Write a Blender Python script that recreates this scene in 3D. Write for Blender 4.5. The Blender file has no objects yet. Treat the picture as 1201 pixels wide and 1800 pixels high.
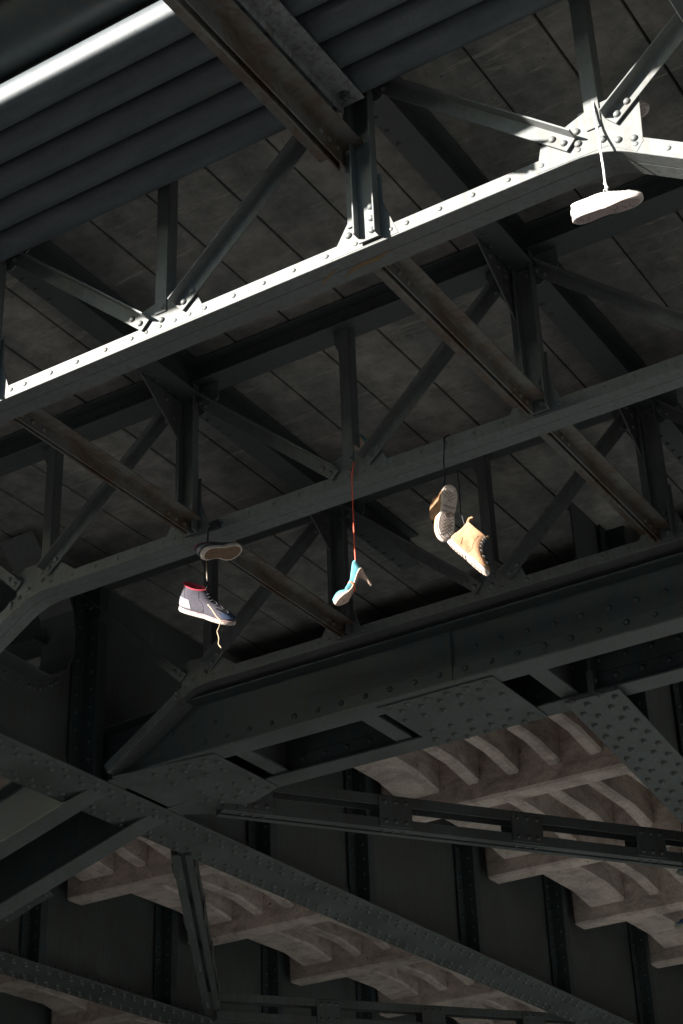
import bpy, bmesh, math, random
from mathutils import Vector, Matrix
random.seed(7)
V = Vector
PI = math.pi
S = bpy.context.scene
COL = S.collection

# ------------------------------------------------------------------ camera
F_PX, PITCH, YAW, ROLL = 3033.4, 0.520552, -0.5408336, -0.0389052
fwd = V((math.sin(YAW)*math.cos(PITCH), math.cos(YAW)*math.cos(PITCH), math.sin(PITCH)))
r0 = fwd.cross(V((0, 0, 1))).normalized(); u0 = r0.cross(fwd)
CR = r0*math.cos(ROLL) + u0*math.sin(ROLL)
CU = -r0*math.sin(ROLL) + u0*math.cos(ROLL)
cam_d = bpy.data.cameras.new("camera"); cam = bpy.data.objects.new("camera", cam_d); COL.objects.link(cam)
cam.matrix_world = Matrix(((CR.x, CU.x, -fwd.x, 0), (CR.y, CU.y, -fwd.y, 0), (CR.z, CU.z, -fwd.z, 0), (0, 0, 0, 1)))
cam_d.sensor_fit = 'VERTICAL'; cam_d.sensor_height = 24; cam_d.lens = F_PX*24/1800
cam_d.clip_start = 0.05; cam_d.clip_end = 2000
S.camera = cam

# ------------------------------------------------------------------ light
SUN_DIR = V((0.62, 1.0, -0.30)).normalized()         # the way the light travels
w = bpy.data.worlds.new("World"); S.world = w; w.use_nodes = True
nt = w.node_tree; bg = nt.nodes['Background']
sky = nt.nodes.new('ShaderNodeTexSky'); sky.sky_type = 'NISHITA'; sky.sun_disc = False
sky.sun_elevation = math.asin(-SUN_DIR.z)
sky.sun_rotation = math.atan2(-SUN_DIR.x, -SUN_DIR.y)
tint = nt.nodes.new('ShaderNodeMix'); tint.data_type = 'RGBA'; tint.blend_type = 'MULTIPLY'; tint.inputs[0].default_value = 1
tint.inputs[7].default_value = (0.84, 1.0, 1.10, 1)
nt.links.new(sky.outputs[0], tint.inputs[6]); nt.links.new(tint.outputs[2], bg.inputs[0]); bg.inputs[1].default_value = 0.05
sd = bpy.data.lights.new("sun", 'SUN'); sd.energy = 5.0; sd.angle = math.radians(0.5); sd.color = (1.0, 0.92, 0.84)
so = bpy.data.objects.new("sun", sd); COL.objects.link(so)
so.rotation_euler = SUN_DIR.to_track_quat('-Z', 'Y').to_euler(); so.location = (-20, -25, 12)
S.view_settings.view_transform = 'Standard'; S.view_settings.look = 'None'; S.view_settings.gamma = 1
S.view_settings.exposure = 2.35
S.cycles.max_bounces = 8; S.cycles.diffuse_bounces = 5

# ------------------------------------------------------------------ materials
def mat(name, rough=0.6, metal=0.0):
    m = bpy.data.materials.new(name); m.use_nodes = True
    n = m.node_tree.nodes; l = m.node_tree.links; b = n['Principled BSDF']
    b.inputs['Roughness'].default_value = rough; b.inputs['Metallic'].default_value = metal
    return m, n, l, b
def noise(n, l, scale, detail=6, rough=0.6, vec=None, dist=0.0):
    t = n.new('ShaderNodeTexNoise'); t.inputs['Scale'].default_value = scale
    t.inputs['Detail'].default_value = detail; t.inputs['Roughness'].default_value = rough
    t.inputs['Distortion'].default_value = dist
    if vec is None: vec = coord(n, l)
    l.new(vec, t.inputs['Vector']); return t
def coord(n, l, scale=(1, 1, 1), rot=(0, 0, 0)):
    c = n.new('ShaderNodeTexCoord'); m = n.new('ShaderNodeMapping')
    m.inputs['Scale'].default_value = scale; m.inputs['Rotation'].default_value = rot
    l.new(c.outputs['Object'], m.inputs['Vector']); return m.outputs[0]
def ramp(n, l, src, stops):
    r = n.new('ShaderNodeValToRGB'); e = r.color_ramp.elements
    while len(e) < len(stops): e.new(0.5)
    for i, (p, c) in enumerate(stops):
        e[i].position = p; e[i].color = (c, c, c, 1) if isinstance(c, (int, float)) else (*c, 1)
    l.new(src, r.inputs[0]); return r
def mix(n, l, fac, a, b, mode='MIX'):
    m = n.new('ShaderNodeMix'); m.data_type = 'RGBA'; m.blend_type = mode
    if isinstance(fac, (int, float)): m.inputs[0].default_value = fac
    else: l.new(fac, m.inputs[0])
    for s, k in ((a, 6), (b, 7)):
        if isinstance(s, tuple): m.inputs[k].default_value = (*s, 1)
        else: l.new(s, m.inputs[k])
    return m.outputs[2]
def bump(n, l, b, src, strength=0.3, dist=0.004):
    k = n.new('ShaderNodeBump'); k.inputs['Strength'].default_value = strength; k.inputs['Distance'].default_value = dist
    l.new(src, k.inputs['Height']); l.new(k.outputs[0], b.inputs['Normal'])

def paint(name, c, rust=0.0, rough=0.5, streak=1.0):
    m, n, l, b = mat(name, rough)
    big = noise(n, l, 2.3, 5, 0.6); fine = noise(n, l, 38, 8, 0.7)
    c1 = tuple(x*0.78 for x in c); c2 = tuple(min(1, x*1.18) for x in c)
    base = ramp(n, l, big.outputs[0], [(0.3, c1), (0.7, c2)]).outputs[0]
    fr = ramp(n, l, fine.outputs[0], [(0.35, 0.80), (0.65, 1.0)])
    base = mix(n, l, 1.0, base, fr.outputs[0], 'MULTIPLY')
    st = noise(n, l, 5, 5, 0.65, coord(n, l, (7, 7, 0.8)))
    sr = ramp(n, l, st.outputs[0], [(0.44, 0.0), (0.66, 0.45*streak)])
    base = mix(n, l, sr.outputs[0], base, (0.075, 0.058, 0.042))
    sp = noise(n, l, 60, 4, 0.7)
    spr = ramp(n, l, sp.outputs[0], [(0.70, 0.0), (0.74, 0.55)])
    base = mix(n, l, spr.outputs[0], base, (0.11, 0.06, 0.035))
    if rust > 0:
        rn = noise(n, l, 3.2, 8, 0.72, dist=0.4)
        rr = ramp(n, l, rn.outputs[0], [(0.62-rust*0.3, 0.0), (0.72-rust*0.3, 0.9)])
        rc = ramp(n, l, fine.outputs[0], [(0.3, (0.035, 0.020, 0.012)), (0.7, (0.11, 0.060, 0.032))])
        base = mix(n, l, rr.outputs[0], base, rc.outputs[0])
    l.new(base, b.inputs['Base Color'])
    ro = ramp(n, l, big.outputs[0], [(0.3, rough-0.08), (0.7, rough+0.2)]); l.new(ro.outputs[0], b.inputs['Roughness'])
    bump(n, l, b, fine.outputs[0], 0.25, 0.003)
    return m

M = {}
M['steel'] = paint('painted_steel_grey', (0.118, 0.134, 0.136))
M['steel_rust'] = paint('painted_steel_rusting', (0.125, 0.125, 0.118), rust=0.5)
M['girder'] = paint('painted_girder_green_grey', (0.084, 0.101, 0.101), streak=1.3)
M['steel_dark'] = paint('painted_steel_darker', (0.055, 0.068, 0.074))  # darker copy of the grey steel paint, for top chords and stringers
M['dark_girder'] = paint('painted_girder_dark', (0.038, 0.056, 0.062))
M['teal'] = paint('painted_girder_teal', (0.06, 0.11, 0.11))

def mk_galv():
    m, n, l, b = mat('galvanised_pipe', 0.55, 0.0)
    a = noise(n, l, 9, 6, 0.65, coord(n, l, (0.5, 1.4, 1.4))); f = noise(n, l, 70, 6, 0.7)
    base = ramp(n, l, a.outputs[0], [(0.3, (0.050, 0.064, 0.074)), (0.7, (0.088, 0.104, 0.115))]).outputs[0]
    d = noise(n, l, 16, 8, 0.75, coord(n, l, (1, 3, 3)))
    dr = ramp(n, l, d.outputs[0], [(0.58, 0.0), (0.7, 0.7)])
    base = mix(n, l, dr.outputs[0], base, (0.08, 0.075, 0.07))
    base = mix(n, l, 1.0, base, ramp(n, l, f.outputs[0], [(0.3, 0.75), (0.6, 1.0)]).outputs[0], 'MULTIPLY')
    l.new(base, b.inputs['Base Color']); bump(n, l, b, f.outputs[0], 0.2, 0.002)
    return m
M['galv'] = mk_galv()
M['galv_bar'] = paint('rough_zinc', (0.23, 0.25, 0.26), rough=0.6, streak=1.6)

def mk_slab():
    m, n, l, b = mat('deck_slab_concrete', 0.85)
    a = noise(n, l, 1.6, 9, 0.68); c = noise(n, l, 9, 8, 0.72); f = noise(n, l, 90, 6, 0.7)
    base = ramp(n, l, a.outputs[0], [(0.3, (0.185, 0.185, 0.178)), (0.5, (0.27, 0.262, 0.248)), (0.72, (0.44, 0.40, 0.36))]).outputs[0]
    pl = noise(n, l, 1.0, 2, 0.5, coord(n, l, (3.2, 0.25, 1)))
    base = mix(n, l, 1.0, base, ramp(n, l, pl.outputs[0], [(0.38, (0.62, 0.66, 0.68)), (0.62, (1.0, 1.0, 1.0))]).outputs[0], 'MULTIPLY')
    cr = ramp(n, l, c.outputs[0], [(0.35, 0.58), (0.62, 1.0)])
    base = mix(n, l, 1.0, base, cr.outputs[0], 'MULTIPLY')
    st = noise(n, l, 3.0, 8, 0.75, coord(n, l, (0.6, 7.0, 1)), 0.8)      # pale lime seams running along the deck
    sr = ramp(n, l, st.outputs[0], [(0.58, 0.0), (0.64, 0.6), (0.70, 0.1)])
    base = mix(n, l, sr.outputs[0], base, (0.42, 0.39, 0.35))
    sp = ramp(n, l, noise(n, l, 45, 3, 0.5).outputs[0], [(0.24, 0.8), (0.30, 0.0)])
    base = mix(n, l, sp.outputs[0], base, (0.04, 0.04, 0.04))
    l.new(base, b.inputs['Base Color']); bump(n, l, b, f.outputs[0], 0.35, 0.004)
    return m
M['slab'] = mk_slab()
def mk_conc():
    m, n, l, b = mat('cast_concrete_pink', 0.9)
    a = noise(n, l, 1.9, 8, 0.65); f = noise(n, l, 60, 8, 0.75); h = noise(n, l, 22, 2, 0.5)
    base = ramp(n, l, a.outputs[0], [(0.3, (0.47, 0.395, 0.35)), (0.7, (0.76, 0.64, 0.57))]).outputs[0]
    base = mix(n, l, 1.0, base, ramp(n, l, f.outputs[0], [(0.35, 0.72), (0.6, 1.0)]).outputs[0], 'MULTIPLY')
    stn = noise(n, l, 4.5, 9, 0.75, coord(n, l, (1, 1, 2.2)), 0.6)
    base = mix(n, l, 1.0, base, ramp(n, l, stn.outputs[0], [(0.36, (0.58, 0.56, 0.56)), (0.56, (1, 1, 1))]).outputs[0], 'MULTIPLY')
    hol = ramp(n, l, h.outputs[0], [(0.24, 0.85), (0.29, 0.0)])
    base = mix(n, l, hol.outputs[0], base, (0.07, 0.055, 0.05))
    l.new(base, b.inputs['Base Color']); bump(n, l, b, f.outputs[0], 0.5, 0.006)
    return m
M['conc'] = mk_conc()
def mk_ground(name, c0, c1):
    m, n, l, b = mat(name, 0.9)
    a = noise(n, l, 0.4, 8, 0.65); f = noise(n, l, 12, 8, 0.7)
    base = ramp(n, l, a.outputs[0], [(0.3, c0), (0.7, c1)]).outputs[0]
    base = mix(n, l, 1.0, base, ramp(n, l, f.outputs[0], [(0.3, 0.8), (0.7, 1.0)]).outputs[0], 'MULTIPLY')
    l.new(base, b.inputs['Base Color']); bump(n, l, b, f.outputs[0], 0.3, 0.01)
    return m
M['ground'] = mk_ground('dark_asphalt', (0.035, 0.036, 0.037), (0.060, 0.060, 0.059))
M['bounce'] = mk_ground('pale_bounce_surface', (0.185, 0.215, 0.218), (0.26, 0.295, 0.298))  # pale colour of the added sheet and wall that bounce light
M['blocker'] = paint('dark_blocker_surface', (0.06, 0.058, 0.055), rough=0.9)  # dark colour of the unseen added light blockers
def simple(name, c, rough=0.7, var=0.2, scale=40, bstr=0.3, bd=0.001, dirt=0.0, dirtc=(0.1, 0.08, 0.06)):
    m, n, l, b = mat(name, rough)
    a = noise(n, l, scale, 6, 0.65)
    base = ramp(n, l, a.outputs[0], [(0.3, tuple(x*(1-var) for x in c)), (0.7, tuple(min(1, x*(1+var*0.6)) for x in c))]).outputs[0]
    if dirt > 0:
        d = noise(n, l, 24, 6, 0.7)
        base = mix(n, l, ramp(n, l, d.outputs[0], [(0.60-dirt*0.2, 0.0), (0.75-dirt*0.2, 0.8)]).outputs[0], base, dirtc)
    l.new(base, b.inputs['Base Color']); bump(n, l, b, a.outputs[0], bstr, bd)
    return m

# ------------------------------------------------------------------ mesh helpers
class MB:
    def __init__(s): s.v = []; s.f = []; s.sm = []
    def add(s, vs, fs, smooth=False):
        o = len(s.v); s.v += [tuple(p) for p in vs]
        for f in fs: s.f.append([o+i for i in f]); s.sm.append(smooth)
    def box(s, a, b):
        x0, y0, z0 = (min(a[i], b[i]) for i in range(3)); x1, y1, z1 = (max(a[i], b[i]) for i in range(3))
        s.add([(x0,y0,z0),(x1,y0,z0),(x1,y1,z0),(x0,y1,z0),(x0,y0,z1),(x1,y0,z1),(x1,y1,z1),(x0,y1,z1)],
              [(0,3,2,1),(4,5,6,7),(0,1,5,4),(1,2,6,5),(2,3,7,6),(3,0,4,7)])
    def prism(s, pts, o, u, v, n, t):
        """polygon pts (2D) in plane u,v at o, thickness t along n"""
        o, u, v, n = V(o), V(u), V(v), V(n)
        a = [o+u*p[0]+v*p[1] for p in pts]; b = [q+n*t for q in a]; k = len(pts)
        ar = sum(pts[i][0]*pts[(i+1) % k][1]-pts[(i+1) % k][0]*pts[i][1] for i in range(k))
        flip = (u.cross(v).dot(n)*t > 0) == (ar > 0)
        fa = list(range(k)); fb = [k+i for i in range(k)]
        F = [fa[::-1] if flip else fa, fb if flip else fb[::-1]]
        for i in range(k):
            j = (i+1) % k; q = (i, j, k+j, k+i); F.append(q if flip else q[::-1])
        s.add(a+b, F)
    def bar(s, p, q, u, v, pts):
        """extrude 2D profile pts (in u,v) from p to q"""
        p, q = V(p), V(q); d = q-p
        s.prism(pts, p, u, v, d.normalized(), d.length)
    def sweep(s, path, prof, closed=True, smooth=False):
        """path: list of (origin, u, v); prof 2D"""
        k = len(prof); vs = []
        for o, u, v in path: vs += [V(o)+V(u)*a+V(v)*b for a, b in prof]
        F = []
        for i in range(len(path)-1):
            for j in range(k):
                m = (j+1) % k; F.append((i*k+j, i*k+m, (i+1)*k+m, (i+1)*k+j))
        F.append(tuple(range(k))[::-1]); e = (len(path)-1)*k; F.append(tuple(e+j for j in range(k)))
        s.add(vs, F, smooth)
    def rivet(s, p, n, r=0.014, h=None):
        n = V(n).normalized(); h = (h or r*0.80)*1.08
        r *= random.uniform(0.93, 1.07)
        a = n.orthogonal().normalized(); b = n.cross(a); vs = []; F = []; K = 9
        R = [(1.0, 0.0), (0.93, 0.45), (0.62, 0.83)]
        p = V(p)-n*0.001
        for rr, hh in R:
            for i in range(K):
                t = 2*PI*i/K; vs.append(p+(a*math.cos(t)+b*math.sin(t))*r*rr+n*h*hh)
        vs.append(p+n*h)
        for g in range(2):
            for i in range(K):
                j = (i+1) % K; F.append((g*K+i, g*K+j, (g+1)*K+j, (g+1)*K+i))
        for i in range(K): F.append((2*K+i, 2*K+(i+1) % K, 3*K))
        s.add(vs, F, True)
    def tube(s, pts, r, K=8, cap=True):
        pts = [V(p) for p in pts]; n = len(pts); vs = []; F = []
        t0 = (pts[1]-pts[0]).normalized(); a = t0.orthogonal().normalized()
        for i, p in enumerate(pts):
            t = (pts[min(i+1, n-1)]-pts[max(i-1, 0)]).normalized()
            a = (a-t*a.dot(t)).normalized(); b = t.cross(a)
            rr = r[i] if isinstance(r, (list, tuple)) else r
            for k in range(K):
                g = 2*PI*k/K; vs.append(p+(a*math.cos(g)+b*math.sin(g))*rr)
        for i in range(n-1):
            for k in range(K):
                m = (k+1) % K; F.append((i*K+k, i*K+m, (i+1)*K+m, (i+1)*K+k))
        if cap: F.append(tuple(range(K))[::-1]); F.append(tuple((n-1)*K+k for k in range(K)))
        s.add(vs, F, True)
    def build(s, name, m, parent=None, bevel=0.0, sub=0, fix=True):
        me = bpy.data.meshes.new(name); me.from_pydata(s.v, [], s.f); me.update()
        for i, p in enumerate(me.polygons): p.use_smooth = s.sm[i]
        if fix:
            bm = bmesh.new(); bm.from_mesh(me); bmesh.ops.recalc_face_normals(bm, faces=bm.faces); bm.to_mesh(me); bm.free()
        o = bpy.data.objects.new(name, me); COL.objects.link(o)
        for k in (m if isinstance(m, (list, tuple)) else [m]): me.materials.append(k)
        if parent: o.parent = parent
        if bevel:
            b = o.modifiers.new('edge', 'BEVEL'); b.width = bevel; b.segments = 1; b.limit_method = 'ANGLE'; b.angle_limit = math.radians(65)
        if sub:
            d = o.modifiers.new('sub', 'SUBSURF'); d.levels = sub; d.render_levels = sub
        return o
def tag(o, label, cat, group=None, kind=None):
    if label: o['label'] = label
    if cat: o['category'] = cat
    if group: o['group'] = group
    if kind: o['kind'] = kind
    return o
def thing(name, loc, label, cat, group=None):
    o = bpy.data.objects.new(name, None); COL.objects.link(o); o.location = loc; o.empty_display_size = 0.2
    return tag(o, label, cat, group)
def place(mb, t):
    """shift builder verts into the local frame of thing t (translation only)"""
    l = t.location; mb.v = [(a-l.x, b-l.y, c-l.z) for a, b, c in mb.v]; return mb
X, Y, Z = V((1,0,0)), V((0,1,0)), V((0,0,1))

# ------------------------------------------------------------------ ground, added bounce sheet, deck, added strips that shape the sun
g = MB(); g.add([(-900,-900,-1.7),(900,-900,-1.7),(900,900,-1.7),(-900,900,-1.7)], [(0,1,2,3)])
tag(g.build('ground', M['ground']), 'dark asphalt ground under and around the bridge', 'ground', kind='structure')
g = MB(); g.add([(-7.5,8.5,-1.695),(15.9,8.5,-1.695),(15.9,26.9,-1.695),(-7.5,26.9,-1.695)], [(0,1,2,3)])  # pale sheet added out of view as a reflector for the undersides
tag(g.build('bounce_sheet', M['bounce']), 'unseen pale sheet added on the ground to bounce light up', 'bounce_sheet', kind='structure')

ZS = 4.965
def slabs(x0, x1, y0, y1, name, label):
    g = MB(); k = math.floor((x0+3.365)/0.314)
    while -3.365+0.314*k < x1:
        a = -3.365+0.314*k; b = a+0.314
        dz = random.uniform(-0.004, 0.004)
        g.box((a+0.0055, y0, ZS+dz), (b-0.0055, y1, ZS+0.10)); k += 1
    g.box((x0-0.3, y0+0.01, ZS+0.05), (x1+0.3, y1-0.01, ZS+0.16))
    return tag(g.build(name, M['slab'], bevel=0.003), label, 'deck', kind='structure')
slabs(-18, 8, 3.68, 9.0, 'deck_slab', 'grey brown precast slabs of the deck soffit with dark joints')
g = MB(); g.prism([(-18, 1.62), (-5.9, 1.62), (-5.15, 1.42), (-4.15, 1.64), (-3.1, 1.86), (8, 1.95), (8, 2.42), (-18, 2.42)], (0, 0, ZS-0.015), X, Y, Z, 0.027); g.box((-18, 2.86, ZS), (8, 3.335, ZS+0.11))  # unseen strips added to shape the sun: chord band below, pipe through the slit
g.box((-16, 3.69, ZS+0.161), (8, 9, ZS+0.19))
tag(g.build('sun_slit_strips', M['slab']), 'unseen thin strips added above the view to cut the sunlight', 'deck', kind='structure')

# ------------------------------------------------------------------ trusses
XC = -3.41
TOP = [-6.17, -4.32, -2.47, -0.62]
BOT = [-5.28, -3.41, -1.54]
ZB = 3.985           # underside of the bottom chord
def angle_prof(w, h, t, flip=False):
    """L: flat leg along +a (width w, thickness t in b), outstanding leg at a=0 toward -b (depth h)"""
    return [(0, 0), (w, 0), (w, -t), (t, -t), (t, -h), (0, -h)]
def diag(Yt, p, q, side, w=0.06, h=0.055):
    """an angle between (x,z) p and q in front of the gusset plane; outstanding leg on the upper edge; side=+1/-1"""
    g = MB(); P = V((p[0], Yt-0.009, p[1])); Q = V((q[0], Yt-0.009, q[1])); d = (Q-P).normalized()
    n = V((-d.z, 0, d.x));
    if n.z < 0: n = -n
    # profile: a runs downwards from upper edge
    up = n*(w/2)
    prof = angle_prof(w, h, 0.007)
    g.bar(P+up, Q+up, -n, Y, [(a, b) for a, b in prof])
    return g, P, Q, d, n
def fillet_path(pts, r, steps=7):
    out = [V(pts[0])]
    for i in range(1, len(pts)-1):
        a, b, c = V(pts[i-1]), V(pts[i]), V(pts[i+1])
        p = b+(a-b).normalized()*r; q = b+(c-b).normalized()*r
        for k in range(steps+1):
            t = k/steps; out.append(p*(1-t)**2+b*2*t*(1-t)+q*t*t)
    out.append(V(pts[-1])); return out
def chord_frames(pts2, y):
    fr = []; n = len(pts2)
    for i, p in enumerate(pts2):
        d = (pts2[min(i+1, n-1)]-pts2[max(i-1, 0)]).normalized()
        fr.append((V((p.x, y, p.y)), V((-d.y, 0, d.x)), Y))
    return fr
def make_truss(Yt, label, rightmost=0.0, slot=True):
    t = thing('steel_truss', (XC, Yt, ZB), label, 'truss', 'parallel steel trusses under the deck')
    P = lambda m: place(m, t)
    # bottom chord: two legs down, splayed haunches at both ends
    pts = [(-5.895, 3.612), (-5.30, ZB), (-1.52, ZB), (-0.80, 3.50)]
    path = fillet_path([V(p) for p in pts], 0.11)
    fr = chord_frames(path, Yt)
    g = MB()
    w_ = 0.150
    g.sweep(fr, [(0, 0), (0, 0.066), (0.008, 0.066), (0.008, 0.008), (0.062, 0.008), (0.062, 0)])      # front angle
    g.sweep(fr, [(0, 0.0672), (0, w_-0.012), (0.062, w_-0.012), (0.062, w_-0.020), (0.008, w_-0.020), (0.008, 0.0672)])
    g.sweep(fr, [(0.0082, 0.045), (0.0082, 0.09), (0.014, 0.09), (0.014, 0.045)])
    def at(s):                      # point on the straight part
        return V((s, Yt, ZB+0.038))
    x = -5.16
    while x < -1.6:
        near = min(abs(x-b) for b in BOT[1:2]+[-4.32, -2.47]); g.rivet((x+random.uniform(-.004,.004), Yt, ZB+0.034), -Y, 0.0105, 0.0065)
        x += 0.072 if near < 0.16 else random.uniform(0.131, 0.143)
    for sgn, kx in ((-1, -5.30), (1, -1.52)):
        for k in range(4):
            d = V((-0.71, 0, -0.455)).normalized() if sgn < 0 else V((0.72, 0, -0.485)).normalized()
            p = V((kx, Yt, ZB))+d*(0.12+0.13*k); n = V((-d.z, 0, d.x)) if sgn > 0 else V((d.z, 0, -d.x))
            if n.z < 0: n = -n
            g.rivet(p+n*0.032, -Y, 0.0105, 0.0065)
    P(g).build('bottom_chord', M['steel'], t, bevel=0.0015)
    # top chord
    g = MB()
    g.box((-7.2, Yt-0.012, 4.835), (0.6, Yt-0.002, 4.945)); g.box((-7.2, Yt-0.07, 4.946), (0.6, Yt+0.07, 4.957))
    g.box((-7.2, Yt+0.010, 4.835), (0.6, Yt+0.020, 4.945)); g.box((-7.2, Yt-0.065, 4.826), (0.6, Yt+0.075, 4.834))
    x = -5.2
    while x < -1.0: g.rivet((x, Yt-0.012, 4.89), -Y, 0.012); x += 0.15
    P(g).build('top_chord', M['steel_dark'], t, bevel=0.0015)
    # gussets ------------------------------------------------------
    def gus(poly, name='gusset_plate', y0=-0.0015, th=0.008, riv=()):
        g = MB(); g.prism(poly, (0, Yt+y0, 0), X, Z, Y, th)
        for p in riv: g.rivet((p[0], Yt+y0, p[1]), -Y, 0.0145)
        P(g).build(name, M['steel'], t, bevel=0.0012)
    b0 = ZB+0.006
    gus([(XC-0.115, b0), (XC-0.095, 4.125), (XC-0.02, 4.145), (XC+0.165, 4.125), (XC+0.20, 4.04), (XC+0.20, b0)],
        riv=[(XC+0.005, 4.047), (XC+0.012, 4.105)])
    for sx, kx in ((1, -1.52), (-1, -5.30)):
        c = [(-0.25, b0), (-0.225, 4.105), (-0.02, 4.185), (0.095, 4.19), (0.155, 4.16), (0.145, 3.945), (0.118, 3.91), (0.02, 3.985)]
        if sx < 0: c = [(-0.36, b0), (-0.20, 4.115), (-0.04, 4.15), (0.04, 4.15), (0.088, 4.10), (0.075, 3.935), (0.055, 3.93), (0.015, 3.985)]
        gus([(kx+sx*a, z) for a, z in c], riv=[(kx+sx*a, z) for a, z in ((-0.085, 4.10), (-0.085, 4.045), (0.005, 4.02), (0.06, 3.99), (0.115, 3.97))])
    for px in (-4.32, -2.47):
        gus([(px-0.155, b0), (px-0.062, 4.15), (px-0.058, 4.30), (px+0.080, 4.30), (px+0.080, 4.165), (px+0.14, b0)],
            riv=[(px-0.070, 4.07)])
    for px in (-4.32, -2.47, -6.17, -0.62):
        gus([(px-0.175, 4.83), (px-0.175, 4.80), (px-0.12, 4.70), (px+0.09, 4.66), (px+0.18, 4.73), (px+0.18, 4.83)],
            riv=[(px-0.10, 4.78), (px-0.06, 4.74), (px+0.08, 4.78), (px+0.12, 4.75), (px, 4.80), (px+0.0, 4.74)])
    for px in (XC, -1.54, -5.20):
        gus([(px-0.055, 4.83), (px-0.055, 4.78), (px-0.026, 4.70), (px+0.026, 4.70), (px+0.055, 4.78), (px+0.055, 4.83)])
    # posts, hangers, diagonals --------------------------------------
    for px in (-4.32, -2.47):
        g = MB()
        z0, z1 = ZB+0.014, 4.83
        qx = px+0.026
        g.box((qx-0.095, Yt-0.0095, 4.10), (qx-0.0475, Yt-0.0035, z1))
        g.box((qx-0.046, Yt-0.011, z0), (qx+0.046, Yt-0.019, z1))
        for sx in (-0.046, 0.040): g.box((qx+sx, Yt-0.020, z0-0.002 if sx > 0 else z0+0.02), (qx+sx+0.007, Yt-0.058, z1))
        for z in (4.035, 4.09, 4.145): g.rivet((qx+0.014, Yt-0.019, z), -Y, 0.0145)
        for z in (4.72, 4.77): g.rivet((qx+0.012, Yt-0.019, z), -Y, 0.014)
        P(g).build('post', M['steel'], t, bevel=0.0012)
    for px in (XC, -1.54, -5.20):
        g = MB(); g.box((px-0.027, Yt-0.008, 4.08), (px+0.029, Yt-0.0025, 4.83)); g.box((px+0.024, Yt-0.002, 4.19), (px+0.031, Yt+0.055, 4.83))
        P(g).build('hanger', M['steel'], t, bevel=0.001)
    for (p, q) in (((-4.27, 4.765), (-3.475, 4.045)), ((-2.52, 4.765), (-3.315, 4.06)),
                   ((-4.37, 4.765), (-5.19, 4.075)), ((-2.42, 4.765), (-1.625, 4.045)),
                   ((-0.67, 4.765), (-1.475, 4.075)), ((-6.12, 4.765), (-5.36, 4.05))):
        g, A, B, d, n = diag(Yt, p, q, 1)
        for k in (0.03, 0.085): g.rivet(B-d*k-n*0.006-Y*0.0067, -Y, 0.0145)
        for k in (0.05, 0.10): g.rivet(A+d*k-n*0.006-Y*0.0067, -Y, 0.0145)
        P(g).build('diagonal', M['steel'], t, bevel=0.001)
    return t
tr1 = make_truss(4.36, 'nearest truss, its bottom chord and gussets blazing white in sunlight')
M['ochre'] = paint('old_ochre_primer', (0.20, 0.13, 0.05), rough=0.7)
def scrape(pts, w):
    g = MB(); n = len(pts); top = []; bot = []
    for i, (x, y) in enumerate(pts):
        k = w*math.sin(PI*(i+0.35)/(n-.3)); top.append((x, y+k)); bot.append((x, y-k))
    g.prism(top+bot[::-1], (0, 0, ZB-0.0001), X, Y, -Z, 0.0009)
    place(g, tr1).build('scraped_patch', M['ochre'], tr1)
scrape([(-2.62, 4.462), (-2.58, 4.445), (-2.53, 4.435), (-2.48, 4.44), (-2.44, 4.432), (-2.41, 4.42)], 0.011)
scrape([(-2.73, 4.468), (-2.70, 4.44), (-2.66, 4.42), (-2.62, 4.405)], 0.006)
make_truss(5.76, 'middle truss in grey shade, the heel, the boots and the high-top sneaker hang from it')
make_truss(7.14, 'farthest and darkest of the three trusses, just above the big box beam')

# ------------------------------------------------------------------ cross struts between the trusses (double angles)
def tee(x, y0, y1, zt, label, wf=0.072, leg=0.066, gap=0.007, grp='lower cross struts between the trusses', name='cross_strut', mt='steel_rust'):
    t = thing(name, (x, y0, zt), label, 'strut', grp)
    for s in (-1, 1):
        g = MB(); pr = [(s*gap, 0), (s*(gap+wf), 0), (s*(gap+wf), -0.008), (s*(gap+0.008), -0.008), (s*(gap+0.008), -leg), (s*gap, -leg)]
        g.bar((x, y0, zt), (x, y1, zt), X, Z, pr)
        for yy in (y0+0.06, y0+0.13, y0+0.20, y1-0.06, y1-0.12, y1-0.18):
            g.rivet((x+s*(gap+0.008), yy, zt-0.036), X*s, 0.0125)
        place(g, t).build('angle', M[mt], t, bevel=0.0012)
    for yy in (y0+0.1, (y0+y1)/2, y1-0.1):
        g = MB(); g.box((x-gap+0.0005, yy-0.04, zt-leg+0.035), (x+gap-0.0005, yy+0.04, zt-0.01))
        place(g, t).build('spacer', M['steel_rust'], t)
for x, y0, y1, lab in ((-2.485, 4.47, 5.73, 'rust-stained strut from the sunlit truss down to the middle truss, right of centre'),
                       (-4.29, 4.47, 5.73, 'rusty strut from the sunlit truss to the middle truss at the left edge'),
                       (-2.485, 5.88, 7.11, 'rusty strut from the middle truss to the farthest truss, by the right edge'),
                       (-4.29, 5.88, 7.11, 'rusty strut from the middle truss to the farthest truss, behind the brown-soled shoe')):
    tee(x, y0, y1, 4.058, lab)
tee(-2.54, 3.15, 4.335, 4.462, 'wide strut crossing under the pipes to the near truss post', wf=0.088, leg=0.088, gap=0.010, grp='pipe carrying struts')
tee(-4.39, 3.42, 4.335, 4.462, 'strut under the pipes at the far left edge, mostly out of view', wf=0.088, leg=0.088, gap=0.010, grp='pipe carrying struts')
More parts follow.
